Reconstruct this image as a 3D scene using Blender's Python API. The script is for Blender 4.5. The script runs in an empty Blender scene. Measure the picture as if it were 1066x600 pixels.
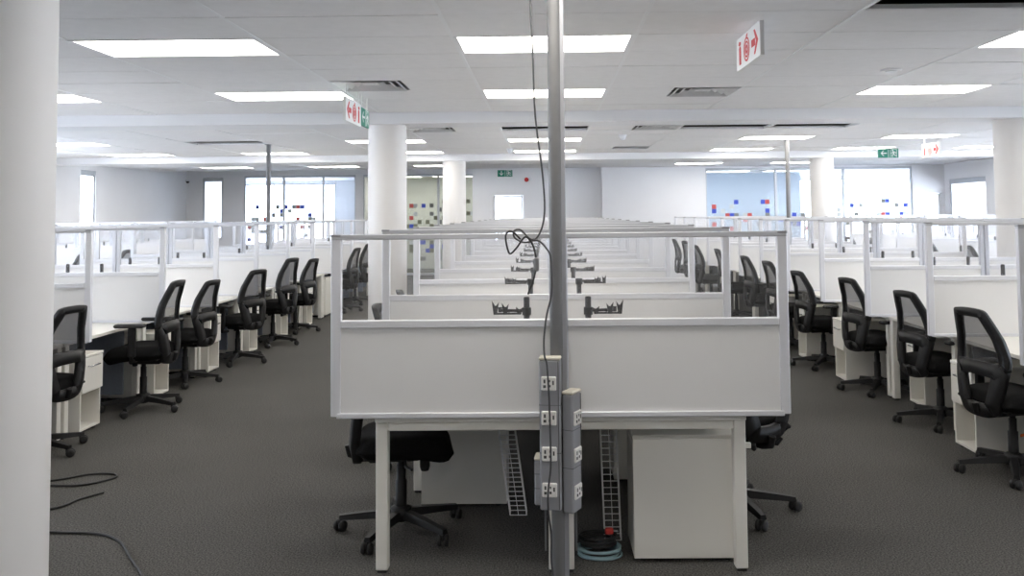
import bpy, math, random
from mathutils import Vector, Matrix
random.seed(7)
SC = bpy.context.scene
COL = SC.collection
PI = math.pi

# ------------------------------------------------------------------ camera
F_PX, PITCH, ROLL, YAW, PPX, PPY = 890.0, 0.05, 0.009, -0.009, 559.5, 178.3
R0 = Vector((math.cos(YAW), -math.sin(YAW), 0)); F0 = Vector((math.sin(YAW), math.cos(YAW), 0)); ZV = Vector((0, 0, 1))
FW = F0 * math.cos(PITCH) + ZV * math.sin(PITCH)
UP0 = -F0 * math.sin(PITCH) + ZV * math.cos(PITCH)
RT = R0 * math.cos(ROLL) - UP0 * math.sin(ROLL)
UP = R0 * math.sin(ROLL) + UP0 * math.cos(ROLL)
EYE = Vector((0, 0, 1.65))
cd = bpy.data.cameras.new('camera'); cam = bpy.data.objects.new('camera', cd); COL.objects.link(cam)
cam.matrix_world = Matrix(((RT.x, UP.x, -FW.x, EYE.x), (RT.y, UP.y, -FW.y, EYE.y), (RT.z, UP.z, -FW.z, EYE.z), (0, 0, 0, 1)))
cd.sensor_fit = 'HORIZONTAL'; cd.sensor_width = 36.0
cd.lens = F_PX / 1066 * 36.0
cd.shift_x = (533 - PPX) / 1066; cd.shift_y = (PPY - 300) / 1066
cd.clip_start = 0.05; cd.clip_end = 200
SC.camera = cam

# ------------------------------------------------------------------ world and exposure
w = bpy.data.worlds.new('overcast_sky'); SC.world = w; w.use_nodes = True
bg = w.node_tree.nodes['Background']
bg.inputs[0].default_value = (0.82, 0.885, 1.0, 1); bg.inputs[1].default_value = 8.6
vs = SC.view_settings
vs.view_transform = 'Standard'; vs.look = 'None'; vs.gamma = 1.0; vs.use_curve_mapping = False
vs.exposure = 0.70
LAMP = 7.5
SC.cycles.use_denoising = True
SC.cycles.max_bounces = 10; SC.cycles.diffuse_bounces = 5; SC.cycles.glossy_bounces = 4
SC.cycles.transparent_max_bounces = 80; SC.cycles.transmission_bounces = 6
SC.cycles.sample_clamp_indirect = 6.0
SC.cycles.caustics_reflective = False; SC.cycles.caustics_refractive = False

# ------------------------------------------------------------------ materials
MATS = {}
def mat(name, color, rough=0.5, metal=0.0, noise=None, spec=0.5, bump=None):
    m = bpy.data.materials.new(name); m.use_nodes = True
    nt = m.node_tree; b = nt.nodes['Principled BSDF']
    b.inputs['Base Color'].default_value = (*color, 1)
    b.inputs['Roughness'].default_value = rough; b.inputs['Metallic'].default_value = metal
    b.inputs['Specular IOR Level'].default_value = spec
    if noise:
        scale, amt = noise
        tc = nt.nodes.new('ShaderNodeTexCoord'); n = nt.nodes.new('ShaderNodeTexNoise')
        n.inputs['Scale'].default_value = scale; n.inputs['Detail'].default_value = 3
        nt.links.new(tc.outputs['Object'], n.inputs['Vector'])
        r = nt.nodes.new('ShaderNodeValToRGB')
        r.color_ramp.elements[0].position = .3; r.color_ramp.elements[1].position = .7
        r.color_ramp.elements[0].color = (*[max(0, c * (1 - amt)) for c in color], 1)
        r.color_ramp.elements[1].color = (*[min(1, c * (1 + amt)) for c in color], 1)
        nt.links.new(n.outputs['Fac'], r.inputs[0]); nt.links.new(r.outputs[0], b.inputs['Base Color'])
        if bump:
            bp = nt.nodes.new('ShaderNodeBump'); bp.inputs['Strength'].default_value = bump; bp.inputs['Distance'].default_value = .004
            nt.links.new(n.outputs['Fac'], bp.inputs['Height']); nt.links.new(bp.outputs[0], b.inputs['Normal'])
    MATS[name] = m
    return m
def emit_mat(name, color, strength):
    m = bpy.data.materials.new(name); m.use_nodes = True; nt = m.node_tree
    nt.nodes.remove(nt.nodes['Principled BSDF'])
    e = nt.nodes.new('ShaderNodeEmission'); e.inputs[0].default_value = (*color, 1); e.inputs[1].default_value = strength
    nt.links.new(e.outputs[0], nt.nodes['Material Output'].inputs[0]); MATS[name] = m; return m
def glass_mat(name, tint, milky, gloss=0.06, mcol=(.85, .88, .92)):
    m = bpy.data.materials.new(name); m.use_nodes = True; nt = m.node_tree; N = nt.nodes
    N.remove(N['Principled BSDF'])
    t = N.new('ShaderNodeBsdfTransparent'); t.inputs[0].default_value = (*tint, 1)
    d = N.new('ShaderNodeBsdfDiffuse'); d.inputs[0].default_value = (*mcol, 1)
    g = N.new('ShaderNodeBsdfGlossy'); g.inputs['Roughness'].default_value = .03
    a = N.new('ShaderNodeMixShader'); a.inputs[0].default_value = milky
    nt.links.new(t.outputs[0], a.inputs[1]); nt.links.new(d.outputs[0], a.inputs[2])
    fr = N.new('ShaderNodeFresnel'); fr.inputs[0].default_value = 1.3
    mx = N.new('ShaderNodeMixShader')
    ge = N.new('ShaderNodeNewGeometry'); iv = N.new('ShaderNodeMath'); iv.operation = 'SUBTRACT'; iv.inputs[0].default_value = 1.0; nt.links.new(ge.outputs['Backfacing'], iv.inputs[1])
    mu = N.new('ShaderNodeMath'); mu.operation = 'MULTIPLY'; nt.links.new(fr.outputs[0], mu.inputs[0]); nt.links.new(iv.outputs[0], mu.inputs[1])
    nt.links.new(mu.outputs[0], mx.inputs[0]); nt.links.new(a.outputs[0], mx.inputs[1]); nt.links.new(g.outputs[0], mx.inputs[2])
    nt.links.new(mx.outputs[0], N['Material Output'].inputs[0]); MATS[name] = m; return m
def mesh_fabric(name, color, open_):
    m = bpy.data.materials.new(name); m.use_nodes = True; nt = m.node_tree; N = nt.nodes
    b = N['Principled BSDF']; b.inputs['Base Color'].default_value = (*color, 1); b.inputs['Roughness'].default_value = .8
    t = N.new('ShaderNodeBsdfTransparent'); mx = N.new('ShaderNodeMixShader'); mx.inputs[0].default_value = open_
    nt.links.new(b.outputs[0], mx.inputs[1]); nt.links.new(t.outputs[0], mx.inputs[2])
    nt.links.new(mx.outputs[0], N['Material Output'].inputs[0]); MATS[name] = m; return m
def carpet_mat():
    m = bpy.data.materials.new('carpet'); m.use_nodes = True; nt = m.node_tree; N = nt.nodes; b = N['Principled BSDF']
    b.inputs['Roughness'].default_value = .95; b.inputs['Specular IOR Level'].default_value = .15
    tc = N.new('ShaderNodeTexCoord')
    n1 = N.new('ShaderNodeTexNoise'); n1.inputs['Scale'].default_value = 120; n1.inputs['Detail'].default_value = 4
    n2 = N.new('ShaderNodeTexNoise'); n2.inputs['Scale'].default_value = 1.2; n2.inputs['Detail'].default_value = 4
    n3 = N.new('ShaderNodeTexVoronoi'); n3.inputs['Scale'].default_value = 160
    for n in (n1, n2, n3): nt.links.new(tc.outputs['Object'], n.inputs['Vector'])
    r1 = N.new('ShaderNodeValToRGB')
    r1.color_ramp.elements[0].position = .34; r1.color_ramp.elements[0].color = (.032, .0315, .031, 1)
    r1.color_ramp.elements[1].position = .68; r1.color_ramp.elements[1].color = (.155, .149, .138, 1)
    nt.links.new(n1.outputs['Fac'], r1.inputs[0])
    r2 = N.new('ShaderNodeValToRGB'); r2.color_ramp.elements[0].color = (.86, .86, .86, 1); r2.color_ramp.elements[1].color = (1.1, 1.1, 1.1, 1)
    nt.links.new(n2.outputs['Fac'], r2.inputs[0])
    mx = N.new('ShaderNodeMixRGB'); mx.blend_type = 'MULTIPLY'; mx.inputs[0].default_value = 1
    nt.links.new(r1.outputs[0], mx.inputs[1]); nt.links.new(r2.outputs[0], mx.inputs[2]); nt.links.new(mx.outputs[0], b.inputs['Base Color'])
    bp = N.new('ShaderNodeBump'); bp.inputs['Strength'].default_value = .5; bp.inputs['Distance'].default_value = .004
    nt.links.new(n3.outputs['Distance'], bp.inputs['Height']); nt.links.new(bp.outputs[0], b.inputs['Normal'])
    MATS['carpet'] = m
carpet_mat()
mat('wall_paint', (.85, .85, .865), .75, noise=(1.5, .015))
mat('column_paint', (.71, .69, .67), .6, noise=(2.0, .015))
mat('tile_board', (.84, .83, .835), .85, noise=(9, .02))
mat('tee_bar', (.84, .84, .85), .45)
mat('bulkhead_paint', (.82, .82, .835), .7, noise=(2, .01))
mat('slab_dark', (.06, .06, .062), .9, noise=(4, .3))
mat('laminate', (.81, .79, .735), .42, noise=(3, .012))
mat('screen_board', (.79, .785, .78), .5, noise=(2.5, .012))
mat('frame_white', (.74, .745, .78), .38, metal=.12, noise=(5, .015))
mat('frame_inner', (.56, .575, .63), .4, metal=.15, noise=(5, .015))  # frame_white darkened for the inner posts; backlit shade put into the colour
mat('frame_rail', (.60, .605, .63), .34, metal=.35, noise=(5, .02))
mat('frame_cap', (.33, .33, .34), .4, metal=.3, noise=(8, .03))
mat('leg_paint', (.80, .785, .73), .42, noise=(6, .01))
mat('black_plastic', (.010, .010, .011), .5, noise=(20, .15), spec=.35)
mat('black_fabric', (.007, .007, .0075), .92, noise=(220, .5), spec=.15, bump=.3)
mesh_fabric('black_mesh', (.022, .022, .024), .24)
mat('black_rubber', (.016, .016, .017), .6, noise=(30, .1))
mat('arm_black', (.018, .018, .02), .45, metal=.2, noise=(25, .15))
mat('chrome', (.62, .62, .64), .2, metal=1.0, noise=(5, .02))
mat('pole_metal', (.17, .17, .172), .5, metal=.1, noise=(12, .05))
mat('box_grey', (.33, .335, .355), .45, metal=.25, noise=(12, .03))
mat('box_cap', (.72, .68, .58), .5, noise=(9, .04))
mat('socket_white', (.83, .82, .79), .4, noise=(15, .01))
mat('socket_dark', (.07, .07, .07), .6, noise=(15, .05))
mat('panel_bluegrey', (.27, .305, .37), .8, noise=(60, .06))
mat('panel_grey', (.20, .205, .215), .8, noise=(60, .06))
mat('wire_white', (.72, .72, .72), .35, noise=(12, .02))
mat('cable_black', (.012, .012, .013), .5, noise=(20, .1))
mat('cable_grey', (.06, .06, .063), .5, noise=(20, .1))
mat('cable_teal', (.26, .38, .42), .5, noise=(20, .05))
mat('plug_red', (.55, .04, .03), .45, noise=(20, .05))
mat('tag_orange', (.80, .18, .03), .5, noise=(20, .05))
mat('sign_white', (.80, .80, .78), .5, noise=(9, .01))
mat('sign_red', (.62, .045, .05), .5, noise=(9, .03))
mat('sign_green', (.02, .22, .14), .5, noise=(9, .03))
mat('vent_metal', (.74, .75, .76), .35, metal=.4, noise=(9, .04))
mat('vent_dark', (.16, .16, .165), .6, noise=(9, .05))
mat('mullion', (.55, .57, .60), .4, metal=.4, noise=(9, .02))
mat('film_blue', (.05, .09, .55), .5, noise=(9, .03))
mat('film_red', (.60, .10, .09), .5, noise=(9, .03))
mat('film_grey', (.22, .23, .23), .5, noise=(9, .03))
mat('film_olive', (.20, .21, .15), .5, noise=(9, .03))
mat('film_pale', (.60, .64, .64), .5, noise=(9, .03))
mat('green_room', (.76, .77, .74), .8, noise=(2, .03))
mat('blue_room', (.60, .68, .76), .8, noise=(2, .02))
glass_mat('screen_glass', (.994, .994, .996), .030)
glass_mat('wall_glass', (.93, .96, .985), .05)
glass_mat('green_glass', (.92, .94, .915), .10, mcol=(.55, .60, .55))
glass_mat('window_glass', (.97, .985, 1.0), .02)
emit_mat('lamp_diffuser', (1.0, .955, .885), LAMP)
M = MATS

# ------------------------------------------------------------------ mesh builder
class MB:
    def __init__(s): s.v = []; s.f = []; s.mi = []; s.sm = []
    def add(s, vs_, fs, mi=0, smooth=False):
        o = len(s.v); s.v += [tuple(p) for p in vs_]
        for f in fs: s.f.append(tuple(i + o for i in f)); s.mi.append(mi); s.sm.append(smooth)
        return s
    def box(s, x0, x1, y0, y1, z0, z1, mi=0):
        V = [(x0,y0,z0),(x1,y0,z0),(x1,y1,z0),(x0,y1,z0),(x0,y0,z1),(x1,y0,z1),(x1,y1,z1),(x0,y1,z1)]
        return s.add(V, [(0,3,2,1),(4,5,6,7),(0,1,5,4),(1,2,6,5),(2,3,7,6),(3,0,4,7)], mi)
    def cbox(s, x0, x1, y0, y1, z0, z1, c=.004, mi=0):
        c = min(c, (x1-x0)*.45, (y1-y0)*.45, (z1-z0)*.45)
        V = []; idx = {}
        for ix, (xa, sx) in enumerate(((x0, 1), (x1, -1))):
            for iy, (ya, sy) in enumerate(((y0, 1), (y1, -1))):
                for iz, (za, sz) in enumerate(((z0, 1), (z1, -1))):
                    for k in range(3):
                        p = [xa + sx*c, ya + sy*c, za + sz*c]; p[k] = (xa, ya, za)[k]
                        idx[(ix,iy,iz,k)] = len(V); V.append(tuple(p))
        Fs = []
        for k in range(3):
            a, b = [i for i in range(3) if i != k]
            for e in (0, 1):
                q = []
                for (u, t) in ((0,0),(1,0),(1,1),(0,1)):
                    t3 = [0,0,0]; t3[k] = e; t3[a] = u; t3[b] = t; q.append(idx[(*t3, k)])
                Fs.append(q)
        for k in range(3):
            a, b = [i for i in range(3) if i != k]
            for u in (0,1):
                for t in (0,1):
                    lo = [0,0,0]; hi = [0,0,0]; lo[a]=hi[a]=u; lo[b]=hi[b]=t; hi[k]=1
                    Fs.append([idx[(*lo,a)], idx[(*hi,a)], idx[(*hi,b)], idx[(*lo,b)]])
        for ix in (0,1):
            for iy in (0,1):
                for iz in (0,1): Fs.append([idx[(ix,iy,iz,k)] for k in range(3)])
        cx = Vector(((x0+x1)/2, (y0+y1)/2, (z0+z1)/2)); out = []
        for f in Fs:
            p = [Vector(V[i]) for i in f]; n = (p[1]-p[0]).cross(p[2]-p[0]); m = sum(p, Vector())/len(p)
            out.append(tuple(f) if n.dot(m-cx) > 0 else tuple(reversed(f)))
        return s.add(V, out, mi)
    def tube(s, pts, r, n=8, closed=False, mi=0, caps=True, smooth=True):
        pts = [Vector(p) for p in pts]; k = len(pts); V = []; Fs = []
        rad = r if isinstance(r, (list, tuple)) else [r]*k
        prev = None
        for i, p in enumerate(pts):
            if closed: t = pts[(i+1) % k] - pts[i-1]
            else: t = pts[min(i+1, k-1)] - pts[max(i-1, 0)]
            t = t.normalized() if t.length > 1e-9 else Vector((0,0,1))
            if prev is None:
                a = Vector((0,0,1)) if abs(t.z) < .9 else Vector((1,0,0)); u = t.cross(a).normalized()
            else: u = (prev - t*prev.dot(t)).normalized()
            prev = u; b = t.cross(u)
            for j in range(n):
                an = 2*PI*j/n; V.append(p + (u*math.cos(an) + b*math.sin(an))*rad[i])
        for i in range(k if closed else k-1):
            for j in range(n):
                a = i*n+j; b_ = i*n+(j+1)%n; i2 = ((i+1)%k)*n
                Fs.append((a, b_, i2+(j+1)%n, i2+j))
        s.add(V, Fs, mi, smooth)
        if caps and not closed:
            s.add(V[:n], [tuple(reversed(range(n)))], mi); s.add(V[-n:], [tuple(range(n))], mi)
        return s
    def lathe(s, prof, n=16, c=(0,0,0), mi=0, axis='z', smooth=True):
        V = []; Fs = []
        for (r, z) in prof:
            for j in range(n):
                a = 2*PI*j/n; q = (r*math.cos(a), r*math.sin(a), z)
                if axis == 'y': q = (q[0], q[2], q[1])
                if axis == 'x': q = (q[2], q[0], q[1])
                V.append((q[0]+c[0], q[1]+c[1], q[2]+c[2]))
        k = len(prof)
        for i in range(k-1):
            for j in range(n): Fs.append((i*n+j, i*n+(j+1)%n, (i+1)*n+(j+1)%n, (i+1)*n+j))
        s.add(V, Fs, mi, smooth)
        s.add(V[:n], [tuple(reversed(range(n)))], mi); s.add(V[-n:], [tuple(range(n))], mi)
        return s
    def prism(s, poly, O, U, W, T, mi=0):
        """flat polygon in plane (U, W) at O, thickened along T"""
        O, U, W, T = Vector(O), Vector(U), Vector(W), Vector(T); n = len(poly)
        a = [O + U*p[0] + W*p[1] for p in poly]; b = [p + T for p in a]
        s.add(a + b, [tuple(range(n)), tuple(reversed(range(n, 2*n)))] + [(i, i+n, (i+1)%n+n, (i+1)%n) for i in range(n)], mi)
        return s
    def xf(s, mtx):
        s.v = [tuple(mtx @ Vector(p)) for p in s.v]; return s
    def mesh(s, name, mats):
        me = bpy.data.meshes.new(name); me.from_pydata(s.v, [], s.f); 
        for m in (mats if isinstance(mats, (list, tuple)) else [mats]): me.materials.append(M[m])
        me.polygons.foreach_set('material_index', s.mi); me.polygons.foreach_set('use_smooth', s.sm)
        me.update(); return me
    def build(s, name, mats, parent=None):
        return link(name, s.mesh(name, mats), parent)
def fixn(me):
    import bmesh
    b = bmesh.new(); b.from_mesh(me); bmesh.ops.recalc_face_normals(b, faces=b.faces); b.to_mesh(me); b.free(); return me
def link(name, me, parent=None):
    o = bpy.data.objects.new(name, me); COL.objects.link(o)
    if parent is not None: o.parent = parent
    return o
def empty(name, loc=(0,0,0), rz=0.0):
    o = bpy.data.objects.new(name, None); COL.objects.link(o); o.location = loc; o.rotation_euler = (0,0,rz); o.empty_display_size = .1; return o
def tag(o, label=None, cat=None, group=None, kind=None):
    if label: o['label'] = label
    if cat: o['category'] = cat
    if group: o['group'] = group
    if kind: o['kind'] = kind
    return o
def copy_tree(o, parent=None):
    c = o.copy(); COL.objects.link(c); c.parent = parent
    for ch in list(o.children): copy_tree(ch, c)
    return c
def drop(o):
    for ch in list(o.children): drop(ch)
    bpy.data.objects.remove(o)
def struct(name, mb, mats, label=None):
    o = mb.build(name, mats); o['kind'] = 'structure'
    if label: o['label'] = label
    return o
ORD = ['first','second','third','fourth','fifth','sixth','seventh','eighth','ninth','tenth','eleventh','twelfth','thirteenth','fourteenth','fifteenth']

# ------------------------------------------------------------------ layout constants
CZ = 2.81                       # suspended ceiling
BAY = 1.24
XC, XR, XL, XRR, XLL = .059, 3.885, -4.465, 7.71, -8.30
Y0C, Y0 = 4.0, 5.17             # first screen of the central row / of the side rows
WL, WR = -9.9, 10.05            # side walls
YB = -4.5                       # wall behind the camera
YG, YW = 23.5, 21.6             # glass wall on the left / wall on the right
YO = 27.5                       # outer wall
XFAR = 13.2

# ------------------------------------------------------------------ shell
def wall_y(mb, y, x0, x1, z0, z1, holes, t=.12):
    """wall in the plane y with rectangular holes (xa, xb, za, zb)"""
    xs = sorted({x0, x1, *[h[0] for h in holes], *[h[1] for h in holes]})
    for a, b in zip(xs, xs[1:]):
        hs = sorted([(h[2], h[3]) for h in holes if h[0] <= a + 1e-6 and h[1] >= b - 1e-6]); z = z0
        for za, zb in hs:
            if za > z + 1e-6: mb.box(a, b, y, y+t, z, za)
            z = zb
        if z < z1 - 1e-6: mb.box(a, b, y, y+t, z, z1)
    return mb
def wall_x(mb, x, y0, y1, z0, z1, holes, t=.12):
    ys = sorted({y0, y1, *[h[0] for h in holes], *[h[1] for h in holes]})
    for a, b in zip(ys, ys[1:]):
        hs = sorted([(h[2], h[3]) for h in holes if h[0] <= a + 1e-6 and h[1] >= b - 1e-6]); z = z0
        for za, zb in hs:
            if za > z + 1e-6: mb.box(x, x+t, a, b, z, za)
            z = zb
        if z < z1 - 1e-6: mb.box(x, x+t, a, b, z, z1)
    return mb
struct('floor', MB().box(WL-.12, XFAR+.12, YB-.12, YO+.12, -.12, 0), 'carpet')
struct('ceiling_slab', MB().box(WL-.12, XFAR+.12, YB-.12, YO+.12, 3.30, 3.45), 'slab_dark')
TOPZ = 3.30
lw = [(y, y+3.3, .35, 2.68) for y in (4.0,)] + [(7.8, 11.1, .6, 2.50), (11.6, 14.9, 1.1, 2.15)] + [(18.12, 18.74, .95, 2.68)]  # only the last is in view; the others are added for daylight
struct('wall_left', wall_x(MB(), WL-.12, YB, YO, 0, TOPZ, lw), 'wall_paint')
rw = [(y, y+3.3, .35, 2.68) for y in (4.0, 7.8, 11.6)] + [(15.3, 18.6, .35, 2.42)] + [(19.6, 21.35, .95, 2.42)]  # last opening is in view; those before it are added to let daylight in
struct('wall_right', wall_x(MB(), WR, YB, YW, 0, TOPZ, rw), 'wall_paint')
bw = []
struct('wall_behind', wall_y(MB(), YB-.12, WL, WR, 0, TOPZ, bw), 'wall_paint')
# far wall of the left bay, with one narrow window and the two glazed openings
struct('wall_back', wall_y(MB(), YG, WL, -1.87, 0, TOPZ, [(-9.45, -8.89, 1.02, 2.72), (-8.31, -5.23, 0, 2.77), (-5.02, -1.87, 0, 2.77)]), 'wall_paint')
# centre wall with the doorway, then the box that stands a little forward, then the glazed front and the door on the right
struct('wall_center', wall_y(MB(), 21.9, -1.87, 1.43, 0, TOPZ, [(-1.37, -.54, 0, 2.16)]), 'wall_paint')
struct('wall_box', MB().box(1.43, 4.05, YW, 22.3, 0, TOPZ), 'wall_paint')
struct('wall_right_front', wall_y(MB(), YW, 4.05, XFAR, 0, TOPZ, [(4.05, 9.24, 0, 2.77), (9.48, 9.98, 0, 2.10)]), 'wall_paint')
# rooms beyond the glass
struct('wall_outer', wall_y(MB(), YO, WL, XFAR, 0, TOPZ, [(-9.8, -6.75, .35, 2.7), (-2.6, .2, .2, 2.7), (7.6, 13.0, .35, 2.7)]), 'wall_paint')
struct('wall_far_right', wall_x(MB(), XFAR, YW, YO, 0, TOPZ, [(22.5, 27.0, .35, 2.6)]), 'wall_paint')
struct('wall_room_divider', MB().box(-5.16, -5.09, YG+.12, YO, 0, TOPZ), 'wall_paint')
struct('wall_green_room', MB().box(-5.08, -1.95, 26.3, 26.42, 0, TOPZ), 'green_room')
struct('wall_green_side', MB().box(-1.95, -1.83, YG, 26.42, 0, TOPZ), 'green_room')
struct('wall_blue_room', MB().box(4.06, 7.5, 25.2, 25.32, 0, TOPZ), 'blue_room')
struct('wall_corridor', MB().box(3.9, 4.02, 22.3, YO, 0, TOPZ), 'wall_paint')
struct('ceiling_left_rooms', MB().box(WL, -1.83, YG+.12, YO, CZ-.02, CZ+.04), 'wall_paint')
struct('ceiling_right_room', MB().box(4.05, XFAR, YW+.12, YO, CZ-.02, CZ+.04), 'wall_paint')
struct('ceiling_corridor', MB().box(-1.83, 4.05, 22.3, YO, CZ-.02, CZ+.04), 'wall_paint')
# bulkheads under the structural beams
struct('trim_1', MB().box(WL, WR, 9.6, 10.1, CZ-.125, TOPZ), 'bulkhead_paint')
struct('trim_2', MB().box(WL, WR, 16.4, 16.9, CZ-.125, TOPZ), 'bulkhead_paint')

# windows: frame + pane (+ blind box); most side wall ones are added for daylight
def window_x(n, x, y0, y1, z0, z1):
    o = empty('window_%d' % n, (x, (y0+y1)/2, z0)); o['kind'] = 'structure'
    h = (y1-y0)/2; H = z1-z0; m = MB()
    for a, b, c, d in ((-h, -h+.05, 0, H), (h-.05, h, 0, H), (-h, h, 0, .05), (-h, h, H-.05, H)): m.box(-.03, .03, a, b, c, d)
    m.build('window_frame', 'mullion', o); MB().box(-.004, .004, -h+.05, h-.05, .05, H-.05).build('pane', 'window_glass', o)
    MB().cbox(-.05, .05, -h, h, H-.12, H, .01).build('blind_box', 'mullion', o); return o
n = 0
for (a, b, c, d) in lw: n += 1; window_x(n, WL-.06, a, b, c, d)
for (a, b, c, d) in rw: n += 1; window_x(n, WR+.06, a, b, c, d)
def window_y(n, y, x0, x1, z0, z1, nm=0, blind=False):
    o = empty('window_%d' % n, ((x0+x1)/2, y, z0)); o['kind'] = 'structure'
    h = (x1-x0)/2; H = z1-z0; m = MB()
    for a, b, c, d in ((-h, -h+.05, 0, H), (h-.05, h, 0, H), (-h, h, 0, .05), (-h, h, H-.05, H)): m.box(a, b, -.03, .03, c, d)
    m.build('window_frame', 'mullion', o)
    xs = [-h+.05+(2*h-.1)*k/(nm+1) for k in range(nm+2)]
    for a, b in zip(xs, xs[1:]): MB().box(a+.02, b-.02, -.004, .004, .05, H-.05).build('pane', 'window_glass', o)
    for a in xs[1:-1]: MB().box(a-.02, a+.02, -.025, .025, .05, H-.05).build('mullion', 'mullion', o)
    if blind: MB().cbox(-h, h, -.06, .05, H-.10, H, .01).build('blind_box', 'mullion', o)
    return o
for (a, b, c, d) in bw: n += 1; window_y(n, YB-.06, a, b, c, d, 1)
n += 1; window_y(n, YG+.05, -9.45, -8.89, 1.02, 2.72, 0, True)
n += 1; window_y(n, YO+.06, -9.8, -6.75, .35, 2.7, 2)
n += 1; window_y(n, YO+.06, -2.6, .2, .2, 2.7, 2)
n += 1; window_y(n, YO+.06, 7.6, 13.0, .35, 2.7, 3)
# added lamps to brighten the rooms beyond the glass
for (x, y, lb) in ((-4.2, 24.9, 'added lit ceiling panel inside the dim greenish room, left one'), (-2.7, 24.9, 'added lit ceiling panel inside the dim greenish room, right one'),
                   (5.0, 23.4, 'added lit ceiling panel inside the blue tinted room at right, left one'), (6.6, 23.4, 'added lit ceiling panel inside the blue tinted room at right, right one')):
    t = empty('ceiling_light', (x, y, CZ-.021)); tag(t, lb, 'ceiling light', 'added ceiling panels in the glazed rooms')
    m = MB(); m.box(-.6, -.58, -.3, .3, -.03, 0); m.box(.58, .6, -.3, .3, -.03, 0); m.box(-.58, .58, -.3, -.28, -.03, 0); m.box(-.58, .58, .28, .3, -.03, 0); m.build('light_frame', 'tee_bar', t)
    MB().box(-.58, .58, -.28, .28, -.022, -.014).build('diffuser', 'lamp_diffuser', t)
# doors
def door_y(n, y, x0, x1, z1, leaf):
    o = empty('door_%d' % n, ((x0+x1)/2, y, 0)); o['kind'] = 'structure'; h = (x1-x0)/2
    m = MB(); m.box(-h, -h+.03, -.05, .05, 0, z1); m.box(h-.03, h, -.05, .05, 0, z1); m.box(-h, h, -.05, .05, z1-.03, z1)
    m.build('door_frame', 'bulkhead_paint', o)
    m = MB(); a = h-.034
    for q in ((-a, -a+.045, 0.01, z1-.035), (a-.045, a, .01, z1-.035), (-a, a, .01, .16), (-a, a, z1-.08, z1-.035)): m.box(q[0], q[1], -.02, .02, q[2], q[3])
    d = m.build('door_leaf', leaf, o)
    MB().box(-a+.045, a-.045, -.004, .004, .16, z1-.08).build('pane', 'window_glass', d)
    MB().tube([(a-.03, -.02, 1.0), (a-.03, -.06, 1.0), (a-.13, -.06, 1.0)], .009).build('door_handle', 'chrome', d)
door_y(1, 21.95, -1.37, -.54, 2.16, 'bulkhead_paint')
door_y(2, YW+.06, 9.48, 9.98, 2.10, 'bulkhead_paint')

# columns
def column(name, x, y, r, label):
    z1 = CZ - .125 if y > 5 else CZ + .3
    o = MB().lathe([(r, 0), (r, z1)], 48, (x, y, 0)).build(name, 'column_paint'); o['kind'] = 'structure'; o['label'] = label
    MB().lathe([(r+.008, 0), (r+.008, .09), (r+.001, .095)], 48, (x, y, 0)).build('column_skirting', 'frame_rail', o)
column('column', -1.90, 2.85, .225, 'round white column right beside the camera, cut by the left frame edge')
column('column', -1.825, 9.87, .22, 'round white column left of the central desk row, under the first bulkhead')
column('column', -1.775, 16.65, .225, 'slimmer looking round white column left of the central row, under the second bulkhead')
column('column', 5.41, 9.87, .22, 'round white column cut by the right frame edge, under the first bulkhead')
column('column', 5.375, 16.65, .225, 'round white column far right in front of the glazed wall')

# ------------------------------------------------------------------ ceiling grid, tiles, lights, vents
XB = [WL, -8.15, -6.95, -5.6, -4.4, -3.12, -1.87, -.6, .6, 1.84, 3.06, 4.19, 5.33, 6.4, 7.6, 8.8, WR]
SEC = [[YB+.0] + [5.5+.6*k for k in range(-16, 7)] + [9.6],
       [10.1+.6*k for k in range(11)] + [16.4],
       [16.9+.6*k for k in range(8)] + [21.6]]
SEC[0] = [y for y in SEC[0] if y >= YB]
COLN = {-8.15: 'far left', -5.6: 'left', -3.12: 'inner left', -.6: 'centre', 3.06: 'right', 5.33: 'outer right', 7.6: 'far right'}
LIGHTS = {5.5: (-3.12, -.6, 3.06), 7.9: (-5.6, -3.12, -.6, 3.06, 5.33), 3.1: (-5.6, -.6, 3.06), .7: (-5.6, -.6, 3.06), -1.7: (-5.6, -.6, 3.06),  # unseen rows above and behind the camera are added lamps
          10.7: (-3.12, -.6, 3.06, 5.33), 13.1: (-8.15, -3.12, -.6, 3.06, 5.33), 15.5: (-8.15, -5.6, -3.12, -.6, 3.06, 5.33, 7.6),
          18.1: (-8.15, -5.6, -3.12, -.6, 3.06, 5.33, 7.6), 19.9: (-8.15, -5.6, -3.12, 3.06, 5.33)}  # hidden row past the second bulkhead is added to light the far walls
ROWN = {5.5: 'nearest visible', 7.9: 'second', 10.7: 'third, just behind the first bulkhead', 13.1: 'fourth', 15.5: 'fifth', 19.9: 'farthest', 18.1: 'sixth, hidden behind the second bulkhead',
        3.1: 'added row above the camera', .7: 'first row behind the camera', -1.7: 'second row behind the camera'}
OPEN = {(11.3, -.6), (11.3, 1.84), (11.3, 3.06), (13.1, -5.6), (4.3, 1.84), (4.3, 3.06)}
HALF = {(7.3, -1.87): ('L', 'vent'), (7.9, .6): ('R', 'vent'), (11.3, -1.87): ('L', 'vent'), (11.3, .6): ('R', 'vent'), (14.9, .6): ('R', 'open')}
def rr(v): return round(v, 2)
def proj(p):
    d = Vector(p) - EYE; dp = d.dot(FW)
    return (PPX + F_PX*d.dot(RT)/dp, PPY - F_PX*d.dot(UP)/dp) if dp > .1 else (-999, -999)
grid = MB()
for s in SEC:
    for x in XB[1:-1]: grid.box(x-.012, x+.012, s[0], s[-1], CZ-.004, CZ+.03)
    for y in s: grid.box(WL, WR, y-.010, y+.010, CZ+.003, CZ+.03)
ceil = struct('ceiling', grid, 'tee_bar', 'white suspended ceiling grid with square edged board tiles')
cells = []; lightcells = []; ventcells = []
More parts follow.
